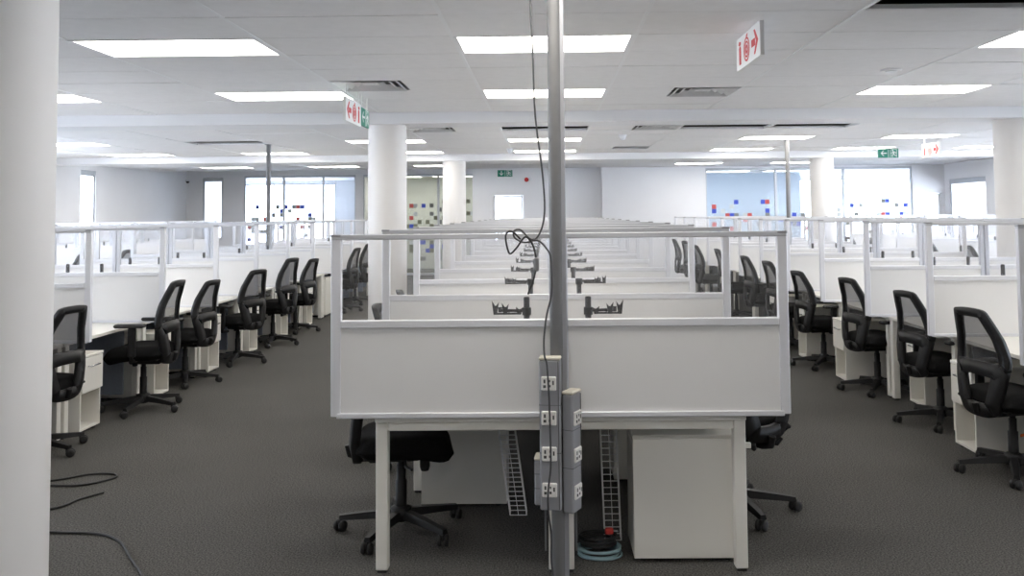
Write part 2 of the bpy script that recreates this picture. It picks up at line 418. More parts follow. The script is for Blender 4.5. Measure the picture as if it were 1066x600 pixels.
for s in SEC:
    for ya, yb in zip(s, s[1:]):
        for xa, xb in zip(XB, XB[1:]):
            k = (rr(ya), xa)
            if xa in LIGHTS.get(rr(ya), ()): lightcells.append((xa, xb, ya, yb)); continue
            if k in OPEN: continue
            if k in HALF:
                side, what = HALF[k]; xm = xa + .62 if side == 'L' else xb - .62
                v = (xa, xm) if side == 'L' else (xm, xb); t = (xm, xb) if side == 'L' else (xa, xm)
                cells.append((*t, ya, yb))
                if what == 'vent': ventcells.append((*v, ya, yb))
                continue
            cells.append((xa, xb, ya, yb))
vis = []; rest = []
for c in cells:
    u = [proj((x, y, CZ)) for x in c[:2] for y in c[2:]]
    inside = any(-5 < p[0] < 1071 and -5 < p[1] < 605 for p in u)
    (vis if inside else rest).append(c)
vis.sort(key=lambda c: c[2]); rest += vis[290:]; vis = vis[:290]
cache = {}
for (xa, xb, ya, yb) in vis:
    wx, wy = rr(xb-xa), rr(yb-ya)
    if (wx, wy) not in cache: cache[(wx, wy)] = MB().cbox(-wx/2+.007, wx/2-.007, -wy/2+.005, wy/2-.005, 0, .016, .003).mesh('ceiling_tile', 'tile_board')
    t = link('ceiling_tile', cache[(wx, wy)], ceil); t.location = ((xa+xb)/2, (ya+yb)/2, CZ + random.uniform(-.0025, .0015))
    t.rotation_euler = (random.uniform(-.006, .006), random.uniform(-.0015, .0015), 0)
far = MB()
for (xa, xb, ya, yb) in rest: far.box(xa+.006, xb-.006, ya+.005, yb-.005, CZ, CZ+.016)
o = far.build('ceiling_tile_field', 'tile_board', ceil); o['kind'] = 'stuff'
for (xa, xb, ya, yb) in lightcells:
    wx, wy = xb-xa, yb-ya
    t = empty('ceiling_light', ((xa+xb)/2, (ya+yb)/2, CZ))
    m = MB(); a, b = wx/2-.012, wy/2-.010
    m.box(-a, -a+.02, -b, b, -.004, .06); m.box(a-.02, a, -b, b, -.004, .06); m.box(-a+.02, a-.02, -b, -b+.016, -.004, .06); m.box(-a+.02, a-.02, b-.016, b, -.004, .06)
    m.box(-a, a, -b, b, .06, .07)
    m.build('light_frame', 'tee_bar', t)
    MB().box(-a+.02, a-.02, -b+.016, b-.016, .004, .012).build('diffuser', 'lamp_diffuser', t)
    r = rr(ya); cn = COLN[xa]
    if r in (3.1, .7, -1.7): lb = f'lit recessed ceiling panel in {ROWN[r]}, {cn} column'
    else: lb = f'lit recessed ceiling panel, {cn} column, {ROWN[r]} row'
    tag(t, lb, 'ceiling light', 'recessed ceiling light panels')
VL = ['square metal air diffuser left of the centre lights, before the first bulkhead', 'square metal air diffuser right of the centre lights, before the first bulkhead',
      'small looking metal air diffuser left of centre, behind the first bulkhead', 'small looking metal air diffuser right of centre, behind the first bulkhead']
ventcells.sort(key=lambda c: (c[2] > 10, c[0]))
for (xa, xb, ya, yb), lb in zip(ventcells, VL):
    t = empty('air_diffuser', ((xa+xb)/2, (ya+yb)/2, CZ)); tag(t, lb, 'air vent', 'ceiling air diffusers')
    h = .29
    MB().box(-h, h, -h, h, .05, .06).build('backing', 'vent_dark', t)
    for q, (rad, zz) in enumerate(((.29, -.006), (.215, .004), (.14, .012))):
        m = MB(); wd = .05
        for sx, sy, tx, ty in ((-1, -1, 1, -1), (1, -1, 1, 1), (1, 1, -1, 1), (-1, 1, -1, -1)):
            ro, ri = rad, rad - wd
            m.add([(sx*ro, sy*ro, zz), (tx*ro, ty*ro, zz), (tx*ri, ty*ri, zz+.03), (sx*ri, sy*ri, zz+.03)], [(0, 1, 2, 3)])
            m.add([(sx*ro, sy*ro, zz+.006), (tx*ro, ty*ro, zz+.006), (tx*ri, ty*ri, zz+.036), (sx*ri, sy*ri, zz+.036)], [(3, 2, 1, 0)])
        m.build('diffuser_ring', 'vent_metal', t)
    MB().cbox(-.07, .07, -.07, .07, .015, .025, .003).build('centre_plate', 'vent_metal', t)
# cable trays seen through the open ceiling cells
for (x0, x1, y, lb) in ((1.9, 4.15, 4.6, 'grey metal cable tray inside open ceiling gap at top right'), (1.9, 4.1, 11.6, 'grey metal cable tray inside long open gap behind first bulkhead')):
    t = empty('cable_tray', ((x0+x1)/2, y, 2.98)); h = (x1-x0)/2
    m = MB(); m.box(-h, h, -.12, .12, 0, .004); m.build('tray_bed', 'vent_metal', t)
    for sy in (-1, 1): MB().box(-h, h, sy*.12-.002, sy*.12+.002, 0, .06).build('tray_side', 'vent_metal', t)
    for sx in (-1, 1): MB().tube([(sx*h*.8, 0, 0), (sx*h*.8, 0, .32)], .006, 6).build('hanger_rod', 'vent_metal', t)
    tag(t, lb, 'cable tray')

# ------------------------------------------------------------------ desks, screens
DH = .715; DEPTH = .855
def make_screen():
    """half screen: local x from 0 (centre) to W (outer end), y thickness, z from desk top"""
    W, H, MR = 1.055, .845, .43
    t = empty('desk_screen'); d = .018
    MB().cbox(W-.046, W, -d, d, .008, H-.022, .003).build('post', 'frame_white', t)
    MB().cbox(0, .036, -d, d, .0, H-.022, .003).build('post', 'frame_inner', t)
    top = MB().cbox(0, W, -d-.002, d+.002, H-.024, H, .003).build('top_rail', 'frame_rail', t)
    MB().cbox(W-.046, W+.002, -d-.003, d+.003, H-.010, H+.002, .002).build('end_cap', 'frame_cap', top)
    MB().cbox(.036, W-.046, -d-.003, d+.003, MR-.017, MR+.017, .003).build('middle_rail', 'frame_white', t)
    MB().cbox(.0, W-.030, -d-.006, d+.006, .0, .024, .003).build('bottom_rail', 'frame_white', t)
    MB().box(.034, W-.044, -.010, .010, .022, MR-.015).build('lower_panel', 'screen_board', t)
    MB().box(.034, W-.044, -.003, .003, MR+.015, H-.022).build('glass_pane', 'screen_glass', t)
    return t
SCR = make_screen()
ROWNAME = {'C': 'central row', 'R': 'right row', 'L': 'left row', 'RR': 'outermost right row', 'LL': 'outermost left row'}
def put_screen(row, xc, y, side, k):
    o = copy_tree(SCR); o.location = (xc + side*.004, y, DH); o.rotation_euler = (0, 0, 0 if side > 0 else PI)
    hs = 'right' if side > 0 else 'left'
    if k == 0 and row == 'C':
        lb = f'large white and glass desk screen {hs} of the power pole, nearest of all'
    else: lb = f'{hs} half of glazed white desk screen, {ORD[k]} from the front, {ROWNAME[row]}'
    tag(o, lb, 'desk screen', f'glazed desk screens of the {ROWNAME[row]}')
def make_desk(kind):
    """local: x from 0 at the spine to DEPTH at the user's edge, y from 0 to BAY"""
    t = empty('desk'); g = .006
    MB().cbox(0, DEPTH, g, BAY-g, -.026, 0, .003).build('tabletop', 'laminate', t)
    for x in (.0, DEPTH-.056):
        for y in (.022, BAY-.022-.056):
            l = MB().cbox(x, x+.056, y, y+.056, .012-DH, -.0265, .004).build('leg', 'leg_paint', t)
            MB().box(x+.006, x+.05, y+.006, y+.05, -DH, .014-DH).build('leg_foot', 'black_rubber', l)
    for y in (.024, BAY-.024-.040): MB().cbox(.0565, DEPTH-.0565, y, y+.04, -.068, -.0265, .003).build('end_rail', 'leg_paint', t)
    MB().cbox(.03, .06, .08, BAY-.08, -.068, -.0265, .003).build('side_rail', 'leg_paint', t)
    if kind == 'L': MB().cbox(.07, DEPTH-.14, BAY-.056, BAY-.036, .09-DH, -.072, .003).build('end_panel', 'panel_bluegrey', t)
    if kind == 'R': MB().cbox(.07, DEPTH-.14, BAY-.056, BAY-.036, .36-DH, -.072, .003).build('end_panel', 'panel_grey', t)
    MB().box(.065, .075, .12, BAY-.12, .06-DH, -.072).build('modesty_panel', 'panel_bluegrey' if kind == 'L' else 'panel_grey', t)
    return t
DESK = {k: make_desk(k) for k in 'CLR'}
def put_desk(row, xc, y, side, k):
    kind = 'L' if row in ('L', 'LL') else ('R' if row in ('R', 'RR') else 'C')
    o = copy_tree(DESK[kind])
    if side > 0: o.location = (xc + .003, y, DH)
    else:
        o.location = (xc - .003, y + BAY, DH); o.rotation_euler = (0, 0, PI)
    if row == 'C' and k == 0 and side > 0: MB().cbox(DEPTH+.0005, DEPTH+.026, .03, .05, .555-DH, .580-DH, .002).build('leg_bracket', 'leg_paint', o)
    hs = 'right' if side > 0 else 'left'
    tag(o, f'white desk on {hs} side of {ROWNAME[row]}, {ORD[k]} bay from the front', 'desk', f'white desks of the {ROWNAME[row]}')
def make_ped():
    """local: x from 0 front (towards -x) to .5, y width .3, z"""
    t = empty('pedestal'); Wd, D, H = .30, .50, .575; s = .018
    m = MB(); m.cbox(0.018, D, 0, s, .02, H, .002); m.cbox(.018, D, Wd-s, Wd, .02, H, .002); m.cbox(0.018, D, s, Wd-s, .02, .02+s, .002); m.cbox(D-s, D, s, Wd-s, .02+s, H-s, .002)
    m.cbox(.018, D-s, s, Wd-s, .30, .30+s, .002)
    m.build('body', 'laminate', t)
    MB().cbox(-.002, D+.002, -.002, Wd+.002, H, H+.02, .003).build('top', 'laminate', t)
    d = MB().cbox(0, .017, .003, Wd-.003, .312, H-.004, .002).build('drawer', 'laminate', t)
    MB().tube([(0, .08, H-.07), (-.022, .085, H-.07), (-.022, .215, H-.07), (0, .22, H-.07)], .005, 6).build('handle', 'chrome', d)
    for x in (.05, D-.05):
        for y in (.05, Wd-.05): MB().lathe([(.018, 0), (.018, .021)], 10, (x, y, 0)).build('foot', 'black_rubber', t)
    return t
PED = make_ped()
def put_ped(x, y, faces, label):
    o = copy_tree(PED)
    if faces < 0: o.location = (x, y, 0)
    else: o.location = (x, y + .30, 0); o.rotation_euler = (0, 0, PI)
    tag(o, label, 'pedestal', 'white pedestals with an open cubby')

NC, NS = 13, 12
for k in range(NC):
    for sd in (-1, 1):
        put_screen('C', XC, Y0C + BAY*k, sd, k)
        if k < NC-1: put_desk('C', XC, Y0C + BAY*k, sd, k)
for row, xc, ks in (('R', XR, range(0, NS)), ('L', XL, range(1, NS)), ('RR', XRR, range(4, NS)), ('LL', XLL, range(5, NS))):
    for q, k in enumerate(ks):
        for sd in (-1, 1):
            if row == 'R' and k < 2 and sd > 0: pass
            put_screen(row, xc, Y0 + BAY*k, sd, q)
            if k < NS-1: put_desk(row, xc, Y0 + BAY*k, sd, q)
for sd in (-1, 1):                         # the bay beside the near column on the left
    o = copy_tree(DESK['L'])
    if sd > 0: o.location = (XL+.003, Y0, DH)
    else: o.location = (XL-.003, Y0+BAY, DH); o.rotation_euler = (0, 0, PI)
    tag(o, f'white desk on {"right" if sd > 0 else "left"} side of left row, mostly behind the near column', 'desk', 'white desks of the left row')
drop(SCR)
for d in DESK.values(): drop(d)
# pedestals
put_ped(XC+.845, 4.125, 1, 'white pedestal under the near desk right of the power pole')
put_ped(XC+.845, 5.33, 1, 'white pedestal under the second desk right of the power pole')
put_ped(XC-.792, 4.90, -1, 'white pedestal behind the chair under the near left desk')
for k in range(5): put_ped(3.10 if k == 1 else 2.85, 5.83 + BAY*k + (.10 if k == 1 else 0), -1, f'white pedestal facing the right aisle, {ORD[k]} from the front in the right row')
for k in range(6): put_ped(-3.54, 6.555 + BAY*k, 1, f'white pedestal facing the left aisle, {ORD[k]} from the near column')
drop(PED)

# ------------------------------------------------------------------ monitor arms
def make_arm(full):
    t = empty('monitor_arm')
    MB().cbox(-.05, .05, -.06, .06, 0, .022, .004).build('clamp_base', 'arm_black', t)
    m = MB(); m.lathe([(.0165, .02), (.0165, .485), (.013, .49)], 14); m.build('post', 'arm_black', t)
    if full:
        zc = full
        m = MB(); m.lathe([(.024, zc-.022), (.024, zc+.018)], 14); m.build('collar', 'black_plastic', t)
        a1 = MB(); a1.cbox(-.014, .014, .02, .15, zc-.007, zc+.007, .003).xf(Matrix.Rotation(1.25, 4, 'Z'))
        e1 = Matrix.Rotation(1.25, 4, 'Z') @ Vector((0, .15, zc))
        a1.lathe([(.014, zc-.010), (.014, zc+.016)], 12, (e1.x, e1.y, 0)); a1.build('arm_link', 'arm_black', t)
        e2 = e1 + Vector((.05, -.10, 0))
        a2 = MB(); a2.tube([e1 + Vector((0,0,.006)), e2 + Vector((0,0,.006))], .008, 8); a2.build('arm_link', 'black_plastic', t)
        br = MB(); O = e2 + Vector((0, 0, .0)); k_ = 1.0 if full > .45 else 1.45
        br.cbox(O.x-.075, O.x+.065, O.y-.012, O.y+.006, O.z-.012, O.z-.002, .003)
        for dx, hh in ((-.072, 1.0), (-.02, .8), (.055, .45)):
            br.prism([(-.010, -.012), (.008, -.012), (.013*k_, .038*k_*hh), (.005, .024*k_*hh), (-.003, .024*k_*hh), (-.013*k_, .042*k_*hh)], (O.x+dx, O.y-.013, O.z), (1, 0, 0), (0, 0, 1), (0, .02, 0))
        fixn(br.build('bracket', 'arm_black', t).data)
    return t
ARM = {0: make_arm(None), 1: make_arm(.415), 2: make_arm(.475)}
arm_id = 0
def put_arm(kind, x, y, rz, label, flip=False):
    o = copy_tree(ARM[kind]); o.location = (x, y, DH + .0005); o.rotation_euler = (0, 0, rz)
    if flip: o.scale = (-1, 1, 1)
    tag(o, label, 'monitor arm', 'black monitor arms along the desk spines')
for k in range(NC-1):
    for sd in (-1, 1):
        kind = 1 if k == 0 else 2
        put_arm(kind, XC + sd*.165, Y0C + .62 + BAY*k, random.uniform(-.25, .25) if k else 0, f'black monitor arm {"right" if sd > 0 else "left"} of the central spine, {ORD[k]} bay from the front', sd > 0)
for row, xc, ks in (('R', XR, range(0, NS-1)), ('L', XL, range(1, NS-1)), ('RR', XRR, range(4, NS-1)), ('LL', XLL, range(5, NS-1))):
    for q, k in enumerate(ks):
        for sd in (-1, 1): put_arm(0, xc + sd*.165, Y0 + .62 + BAY*k, 0, f'bare black monitor post {"right" if sd > 0 else "left"} of spine, {ROWNAME[row]}, {ORD[q]} bay from the front')
for a in ARM.values(): drop(a)

# ------------------------------------------------------------------ task chairs
def interp(t, tab):
    for (a, va), (b, vb) in zip(tab, tab[1:]):
        if t <= b: return va + (vb-va)*max(0, (t-a))/(b-a)
    return tab[-1][1]
WT = [(.36, .13), (.48, .165), (.60, .195), (.71, .215), (.80, .202), (.90, .172), (.98, .142), (1.04, .115)]
XT = [(.36, -.225), (.48, -.250), (.60, -.245), (.74, -.228), (.86, -.242), (1.04, -.302)]
def bx_(y, z): return interp(z, XT) + .032*min(1.4, (y/.2)**2)
def smooth_loop(pts, it=2):
    for _ in range(it):
        q = []
        for i in range(len(pts)):
            a, b = pts[i], pts[(i+1) % len(pts)]
            q += [(a[0]*.75+b[0]*.25, a[1]*.75+b[1]*.25), (a[0]*.25+b[0]*.75, a[1]*.25+b[1]*.75)]
        pts = q
    return pts
def inset(pts, wd):
    n = len(pts); out = []
    area = sum(pts[i][0]*pts[(i+1) % n][1]-pts[(i+1) % n][0]*pts[i][1] for i in range(n)); sg = 1 if area > 0 else -1
    for i in range(n):
        a, b = Vector(pts[i-1]), Vector(pts[(i+1) % n]); t = (b-a).normalized(); nn = Vector((-t.y, t.x))*sg
        q = Vector(pts[i]) + nn*wd; out.append((q.x, q.y))
    return out
def ribbon(mb, outer, inner, th):
    n = len(outer); V = []
    for (y, z) in outer: V.append((bx_(y, z)+th/2, y, z))
    for (y, z) in inner: V.append((bx_(y, z)+th/2, y, z))
    for (y, z) in outer: V.append((bx_(y, z)-th/2, y, z))
    for (y, z) in inner: V.append((bx_(y, z)-th/2, y, z))
    Fs = []
    for i in range(n):
        j = (i+1) % n
        Fs += [(i, j, n+j, n+i), (2*n+j, 2*n+i, 3*n+i, 3*n+j), (j, i, 2*n+i, 2*n+j), (n+i, n+j, 3*n+j, 3*n+i)]
    mb.add(V, Fs, 0, True)
def make_chair(arms):
    t = empty('task_chair')
    # seat cushion: rounded slab with a waterfall front
    nx, ny = 20, 18; m = MB(); V = []
    def sp(u, v, top):
        # u -1..1 back to front, v -1..1
        k = .82 + .18*(1-abs(u)**3); ex = (abs(u)**4 + abs(v)**4)
        x = .02 + .245*u; y = .245*v*(1 - .10*max(0, u)**3 - .06*max(0, -u)**2)
        rnd = max(abs(u), abs(v)); edge = max(0, rnd-.8)/.2
        drop_ = .030*max(0, u-.3)**1.6/.7**1.6
        r_ = min(1.0, (abs(u)**5 + abs(v)**5)**.2)
        z = (.462 + .068*max(0, 1-r_**9)**.5 + .010*abs(v)**2 - drop_) if top else (.462 - (.044+.030*max(0, u))*max(0, 1-r_**9)**.5 - drop_)
        if u*u > .7 and v*v > .7:
            f = 1 - .05*((abs(u)-.84)/.16)*((abs(v)-.84)/.16); x = .02 + (x-.02)*f; y *= f
        return (x, y, z)
    for top in (1, 0):
        for i in range(nx+1):
            for j in range(ny+1): V.append(sp(-1+2*i/nx, -1+2*j/ny, top))
    N1 = (nx+1)*(ny+1); Fs = []
    for i in range(nx):
        for j in range(ny):
            a = i*(ny+1)+j; q = (a, a+ny+1, a+ny+2, a+1); Fs.append(q); Fs.append(tuple(N1+x for x in reversed(q)))
    bd = [j for j in range(ny+1)] + [i*(ny+1)+ny for i in range(1, nx+1)] + [nx*(ny+1)+j for j in range(ny-1, -1, -1)] + [i*(ny+1) for i in range(nx-1, 0, -1)]
    for a, b in zip(bd, bd[1:]+bd[:1]): Fs.append((a, b, N1+b, N1+a))
    m.add(V, Fs, 0, True); fixn(m.build('seat', 'black_fabric', t).data)
    MB().cbox(-.19, .17, -.19, .19, .418, .438, .008).build('seat_pan', 'black_plastic', t)
    m = MB(); m.cbox(-.17, .10, -.075, .075, .375, .418, .012); mech = m.build('tilt_mechanism', 'black_plastic', t)
    MB().tube([(.02, -.06, .395), (.02, -.25, .40), (.05, -.29, .395)], .007, 6).build('lever', 'black_plastic', mech)
    MB().lathe([(.02, .0), (.026, .02), (.026, .055), (.018, .075)], 10, (.12, -.10, .335)).build('tension_knob', 'black_plastic', mech)
    g = MB(); g.lathe([(.030, .10), (.030, .265), (.024, .27), (.024, .345), (.018, .35), (.018, .38)], 16); g.build('gas_lift', 'black_plastic', t)
    # five star base
    m = MB(); m.lathe([(.03, .055), (.052, .065), (.055, .125), (.035, .135)], 16)
    for q in range(5):
        a = 2*PI*q/5; R = Matrix.Rotation(a, 4, 'Z'); mm = MB()
        prof = [(.03, .118, .030, .042), (.15, .105, .026, .036), (.27, .088, .021, .028), (.325, .080, .019, .024)]; V = []
        for (x, z, w2, h) in prof: V += [(x, -w2, z-h), (x, w2, z-h), (x, w2*.7, z), (x, -w2*.7, z)]
        Fs = [(i*4+j, i*4+(j+1) % 4, i*4+4+(j+1) % 4, i*4+4+j) for i in range(3) for j in range(4)] + [(3, 2, 1, 0), (12, 13, 14, 15)]
        mm.add(V, Fs).xf(R); m.add(mm.v, mm.f)
    base = m.build('star_base', 'black_plastic', t); fixn(base.data)
    cm = MB()
    for sy in (-1, 1): cm.lathe([(.012, sy*.008), (.026, sy*.009), (.029, sy*.014), (.027, sy*.026), (.012, sy*.028)], 14, (.012, 0, .029), axis='y')
    cm.tube([(0, 0, .035), (0, 0, .075)], .008, 8); cm.cbox(-.018, .028, -.007, .007, .03, .06, .004)
    cme = fixn(cm.mesh('caster', 'black_rubber'))
    for q in range(5):
        a = 2*PI*q/5; c = link('caster', cme, base); c.location = (.315*math.cos(a), .315*math.sin(a), 0); c.rotation_euler = (0, 0, a + (.7, -.5, 1.1, .2, -.9)[q])
    # back: two joined rings and the mesh
    zs = [.655, .70, .78, .86, .94, 1.0, 1.035]
    up = [(-interp(z, WT), z) for z in zs] + [(-.06, 1.045), (.06, 1.045)] + [(interp(z, WT), z) for z in reversed(zs)]
    up = smooth_loop(up, 2)
    lo = [(-.125, .375), (-.160, .46), (-.190, .58), (-.213, .715), (.213, .715), (.190, .58), (.160, .46), (.125, .375)]
    lo = smooth_loop(lo, 2)
    upi = inset(up, .052); loi = inset(lo, .082)
    m = MB(); ribbon(m, up, upi, .036); ribbon(m, lo, loi, .040)
    bf = m.build('back_frame', 'black_plastic', t); fixn(bf.data)
    # mesh fabric: horizontal strips across the inner outline
    m = MB(); half = len(upi); rows = []
    zmin = min(p[1] for p in upi); zmax = max(p[1] for p in upi); nz = 12
    for i in range(nz+1):
        z = zmin+.002 + (zmax-zmin-.004)*i/nz; ys = []
        for a, b in zip(upi, upi[1:]+upi[:1]):
            if (a[1]-z)*(b[1]-z) <= 0 and abs(a[1]-b[1]) > 1e-9: ys.append(a[0] + (b[0]-a[0])*(z-a[1])/(b[1]-a[1]))
        ya, yb = (min(ys)-.006, max(ys)+.006) if ys else (-.05, .05)
        rows.append([(bx_(ya+(yb-ya)*j/8, z)+.004, ya+(yb-ya)*j/8, z) for j in range(9)])
    m.add([p for r in rows for p in r], [(i*9+j, i*9+j+1, i*9+j+10, i*9+j+9) for i in range(nz) for j in range(8)], 0, True)
    m.build('back_mesh', 'black_mesh', t)
    m = MB(); m.tube([(-.10, 0, .395), (-.20, 0, .395), (-.262, 0, .41), (-.272, 0, .46)], .020, 8)
    for s in (-1, 1): m.tube([(-.17, s*.05, .40), (-.225, s*.09, .40), (-.235, s*.11, .43)], .015, 8)
    m.build('back_bracket', 'black_plastic', t)
    if arms:
        for s in (-1, 1):
            m = MB(); m.cbox(-.045, .02, s*.255-.014, s*.255+.014, .46, .690, .008); m.tube([(-.01, s*.17, .425), (-.01, s*.255, .43), (-.01, s*.256, .48)], .018, 8)
            a = m.build('armrest', 'black_plastic', t)
            MB().cbox(-.12, .13, s*.255-.042, s*.255+.042, .69, .718, .011).build('arm_pad', 'black_rubber', a)
    return t
CH = {False: make_chair(False), True: make_chair(True)}
def put_chair(x, y, ang, base, arms, hz, label, group, lift=0.0):
    o = copy_tree(CH[arms]); o.location = (x, y, 0); o.rotation_euler = (0, 0, math.radians(ang)); o.scale = (1, 1, hz)
    for ch in o.children:
        if ch.name.startswith('star_base'): ch.rotation_euler = (0, 0, math.radians(base - ang))
        if ch.name.startswith('armrest') and abs(x + 3.47) > .01: ch.location.z = .672/hz - .718
        if lift and ch.name.startswith(('back_frame', 'back_mesh')): ch.location.z += lift
    tag(o, label, 'office chair', group)
    return o
G = {r: f'black task chairs of the {ROWNAME[r]}' for r in ROWNAME}
put_chair(-.77, 4.55, 10, 33, False, 1.0, 'black task chair tucked under the near desk left of the power pole', G['C'])
put_chair(1.04, 4.84, 124, -5, False, 1.0, 'black task chair behind the near screen, right side of central row', G['C'], .05)
for (x, y, an, hz, lb) in ((-.86, 5.86, -6, 1.0, 'black task chair on left side of central row, second bay, just clear of the post'), (-.92, 7.10, 6, .99, 'black task chair on left side of central row, third bay, top peeping over a screen'),
                           (-.76, 8.42, 0, 1.08, 'black task chair on left side of central row, fourth bay, mostly hidden'), (-.74, 9.66, 4, 1.05, 'black task chair on left side of central row, fifth bay, mostly hidden')):
    put_chair(x, y, an, 20, False, hz, lb, G['C'])
LCH = [(-3.61, 6.08, 168, -20, False, .99), (-3.47, 7.40, 181, -18, True, 1.06), (-3.60, 8.56, 172, 6, True, .98), (-3.50, 9.74, 158, -12, True, 1.01), (-3.52, 11.05, 163, -10, True, 1.07), (-3.59, 12.28, 167, 0, True, 1.0),
       (-3.52, 14.76, 170, 5, True, 1.05), (-3.56, 16.0, 165, 15, False, 1.08)]
LLB = ['black task chair partly hidden by the near column at left', 'black task chair with armrests, second in left aisle, seen side on', 'black task chair in left aisle, third from the near column',
       'black task chair with armrests, fourth in left aisle, back turned to camera', 'tall black task chair in left aisle, fifth from the near column', 'black task chair in left aisle, sixth from the near column',
       'black task chair seen through left end of the near screen glass, front one', 'black task chair seen through left end of the near screen glass, back one']
for c, lb in zip(LCH, LLB): put_chair(*c, lb, G['L'])
RCH = [(2.91, 5.45, 14, 172, True, 1.0), (3.05, 6.74, 12, 171, True, .99), (3.03, 7.95, 12, 168, True, 1.0), (2.95, 9.22, 10, 165, True, .98), (2.93, 10.35, 9, 160, False, 1.02), (2.95, 11.6, 8, 170, True, 1.02),
       (2.95, 13.4, 4, 160, False, 1.04), (2.93, 15.3, 10, 165, False, 1.03), (2.95, 16.6, 20, 165, False, 1.06), (2.95, 17.85, 5, 165, False, 1.06)]
for i, c in enumerate(RCH):
    oc = put_chair(*c, ('black task chair cut by the right frame edge, nearest in the right row' if i == 0 else f'black task chair on aisle side of right row, {ORD[i]} from the front'), G['R'])
    if i == 0: MB().prism([(0, 0), (.05, .006), (.052, .024), (.002, .016)], (.025, -.034, .235), (1, 0, 0), (0, .1, .99), (0, .003, 0)).build('orange_tag', 'tag_orange', oc)['label'] = 'orange tag'
for i, (x, y) in enumerate(((6.42, 12.65), (6.42, 13.9), (6.42, 16.2), (6.42, 17.5))): put_chair(x, y, 12, 160, False, 1.09, f'greyish task chair seen through screens of right row, {ORD[i]} from the right edge', G['RR'])
for i, (x, y) in enumerate(((-6.98, 12.5), (-6.98, 13.8))): put_chair(x, y, 166, 10, False, 1.09, f'greyish task chair seen through screens of left row, {ORD[i]} from the left edge', G['LL'])
for c in CH.values(): drop(c)

# ------------------------------------------------------------------ power pole with socket boxes
pp = empty('power_pole', (.045, 3.885, 0)); tag(pp, 'grey metal power pole with stacked sockets, in front of the nearest screen', 'power pole')
MB().lathe([(.030, .012), (.030, CZ+.05)], 24).build('pole', 'pole_metal', pp)
MB().cbox(.024, .046, -.013, .013, .012, CZ+.02, .003).build('cable_channel', 'box_grey', pp)
MB().lathe([(.07, 0), (.07, .010), (.034, .014)], 24).build('base_plate', 'pole_metal', pp)
MB().lathe([(.034, CZ-.012), (.06, CZ-.006), (.06, CZ-.001)], 24).build('ceiling_flange', 'pole_metal', pp)
def socket_box(ang, off, wd, z0, z1, dp, zs):
    b = MB().cbox(-wd/2, wd/2, -dp, 0, z0, z1, .006).build('socket_box', 'box_grey', pp)
    b.rotation_euler = (0, 0, math.radians(ang)); b.location = (off[0], off[1], 0)
    MB().cbox(-wd/2-.001, wd/2+.001, -dp-.001, .001, z1, z1+.014, .004).build('box_cap', 'box_cap', b)
    MB().box(wd/2-.011, wd/2-.008, -dp-.002, -dp+.001, z0+.006, z1-.004).build('cover_seam', 'socket_dark', b)
    for z in zs:
        m = MB(); a = -.004
        m.cbox(a-.033, a+.033, -dp-.010, -dp+.001, z-.031, z+.031, .004)
        for (hx, hz, w_, h_) in ((-.018, .010, .008, .016), (-.018, -.012, .012, .012), (.004, .012, .006, .010), (.004, -.010, .010, .010), (.020, .004, .007, .018)):
            m.box(a+hx-w_/2, a+hx+w_/2, -dp-.0108, -dp-.0095, z+hz-h_/2, z+hz+h_/2, 1)
        m.build('socket', ['socket_white', 'socket_dark'], b)
    for z in (z0+(z1-z0)*.38, z0+(z1-z0)*.70): MB().box(-wd/2-.0005, wd/2+.0005, -dp-.0006, -.001, z-.001, z+.001).build('box_joint', 'socket_dark', b)
socket_box(-6, (-.028, -.030), .094, .355, 1.005, .055, (.905, .755, .60, .445))
socket_box(62, (.040, -.012), .092, .335, .850, .052, (.745, .585, .425))
socket_box(-95, (-.032, -.010), .085, .365, .560, .070, ())
m = MB()
# cable dropping from the ceiling, tangled once, then down the front of the boxes
def catmull(P, n=6, closed=False):
    P = [Vector(p) for p in P]; out = []; k = len(P)
    for i in range(k if closed else k-1):
        a, b, c, d = (P[(i-1) % k], P[i], P[(i+1) % k], P[(i+2) % k]) if closed else (P[max(i-1, 0)], P[i], P[i+1], P[min(i+2, k-1)])
        for j in range(n):
            t = j/n; out.append(.5*((2*b) + (-a+c)*t + (2*a-5*b+4*c-d)*t*t + (-a+3*b-3*c+d)*t**3))
    if not closed: out.append(P[-1])
    return out
cab = [(-.065, 3.80, 2.80), (-.06, 3.80, 2.61), (-.05, 3.80, 2.35), (-.042, 3.80, 2.09), (-.012, 3.80, 1.83), (-.005, 3.80, 1.65), (-.035, 3.795, 1.55), (-.09, 3.78, 1.525), (-.135, 3.77, 1.545), (-.14, 3.77, 1.575), (-.11, 3.775, 1.58), (-.07, 3.78, 1.54),
       (-.03, 3.79, 1.53), (.0, 3.795, 1.50), (.02, 3.795, 1.46), (.024, 3.795, 1.37), (.022, 3.795, 1.29), (.0, 3.79, 1.20), (-.012, 3.785, 1.10), (-.01, 3.765, 1.03), (-.0, 3.765, .99), (.008, 3.765, .84), (.012, 3.765, .67), (.012, 3.765, .55), (.0, 3.765, .45), (.0, 3.77, .36), (.012, 3.80, .25), (.012, 3.83, .12), (.03, 3.80, .006)]
tag(MB().tube(catmull(cab), .0042, 8).build('hanging_cable', 'cable_grey'), 'thin dark cable hanging down in front of the power pole', 'cable')
lp = empty('cable_tangle', (-.06, 3.775, 1.5)); tag(lp, 'black cable tangle with plug at the power pole, over the screen top', 'cable')
loop1 = [(-.05, .0, .04), (-.09, .0, .075), (-.115, -.005, .055), (-.10, -.005, -.02), (-.07, 0, .0), (-.03, .004, .05), (0, .005, .02), (.015, .005, -.03), (.02, .006, -.07)]
MB().tube(catmull([Vector(p) - Vector((0, .03, 0)) for p in loop1]), .0042, 8).build('loop', 'cable_black', lp)
loop2 = [(.02, 0, -.07), (.012, 0, -.11), (.0, 0, -.15), (-.02, 0, -.20)]
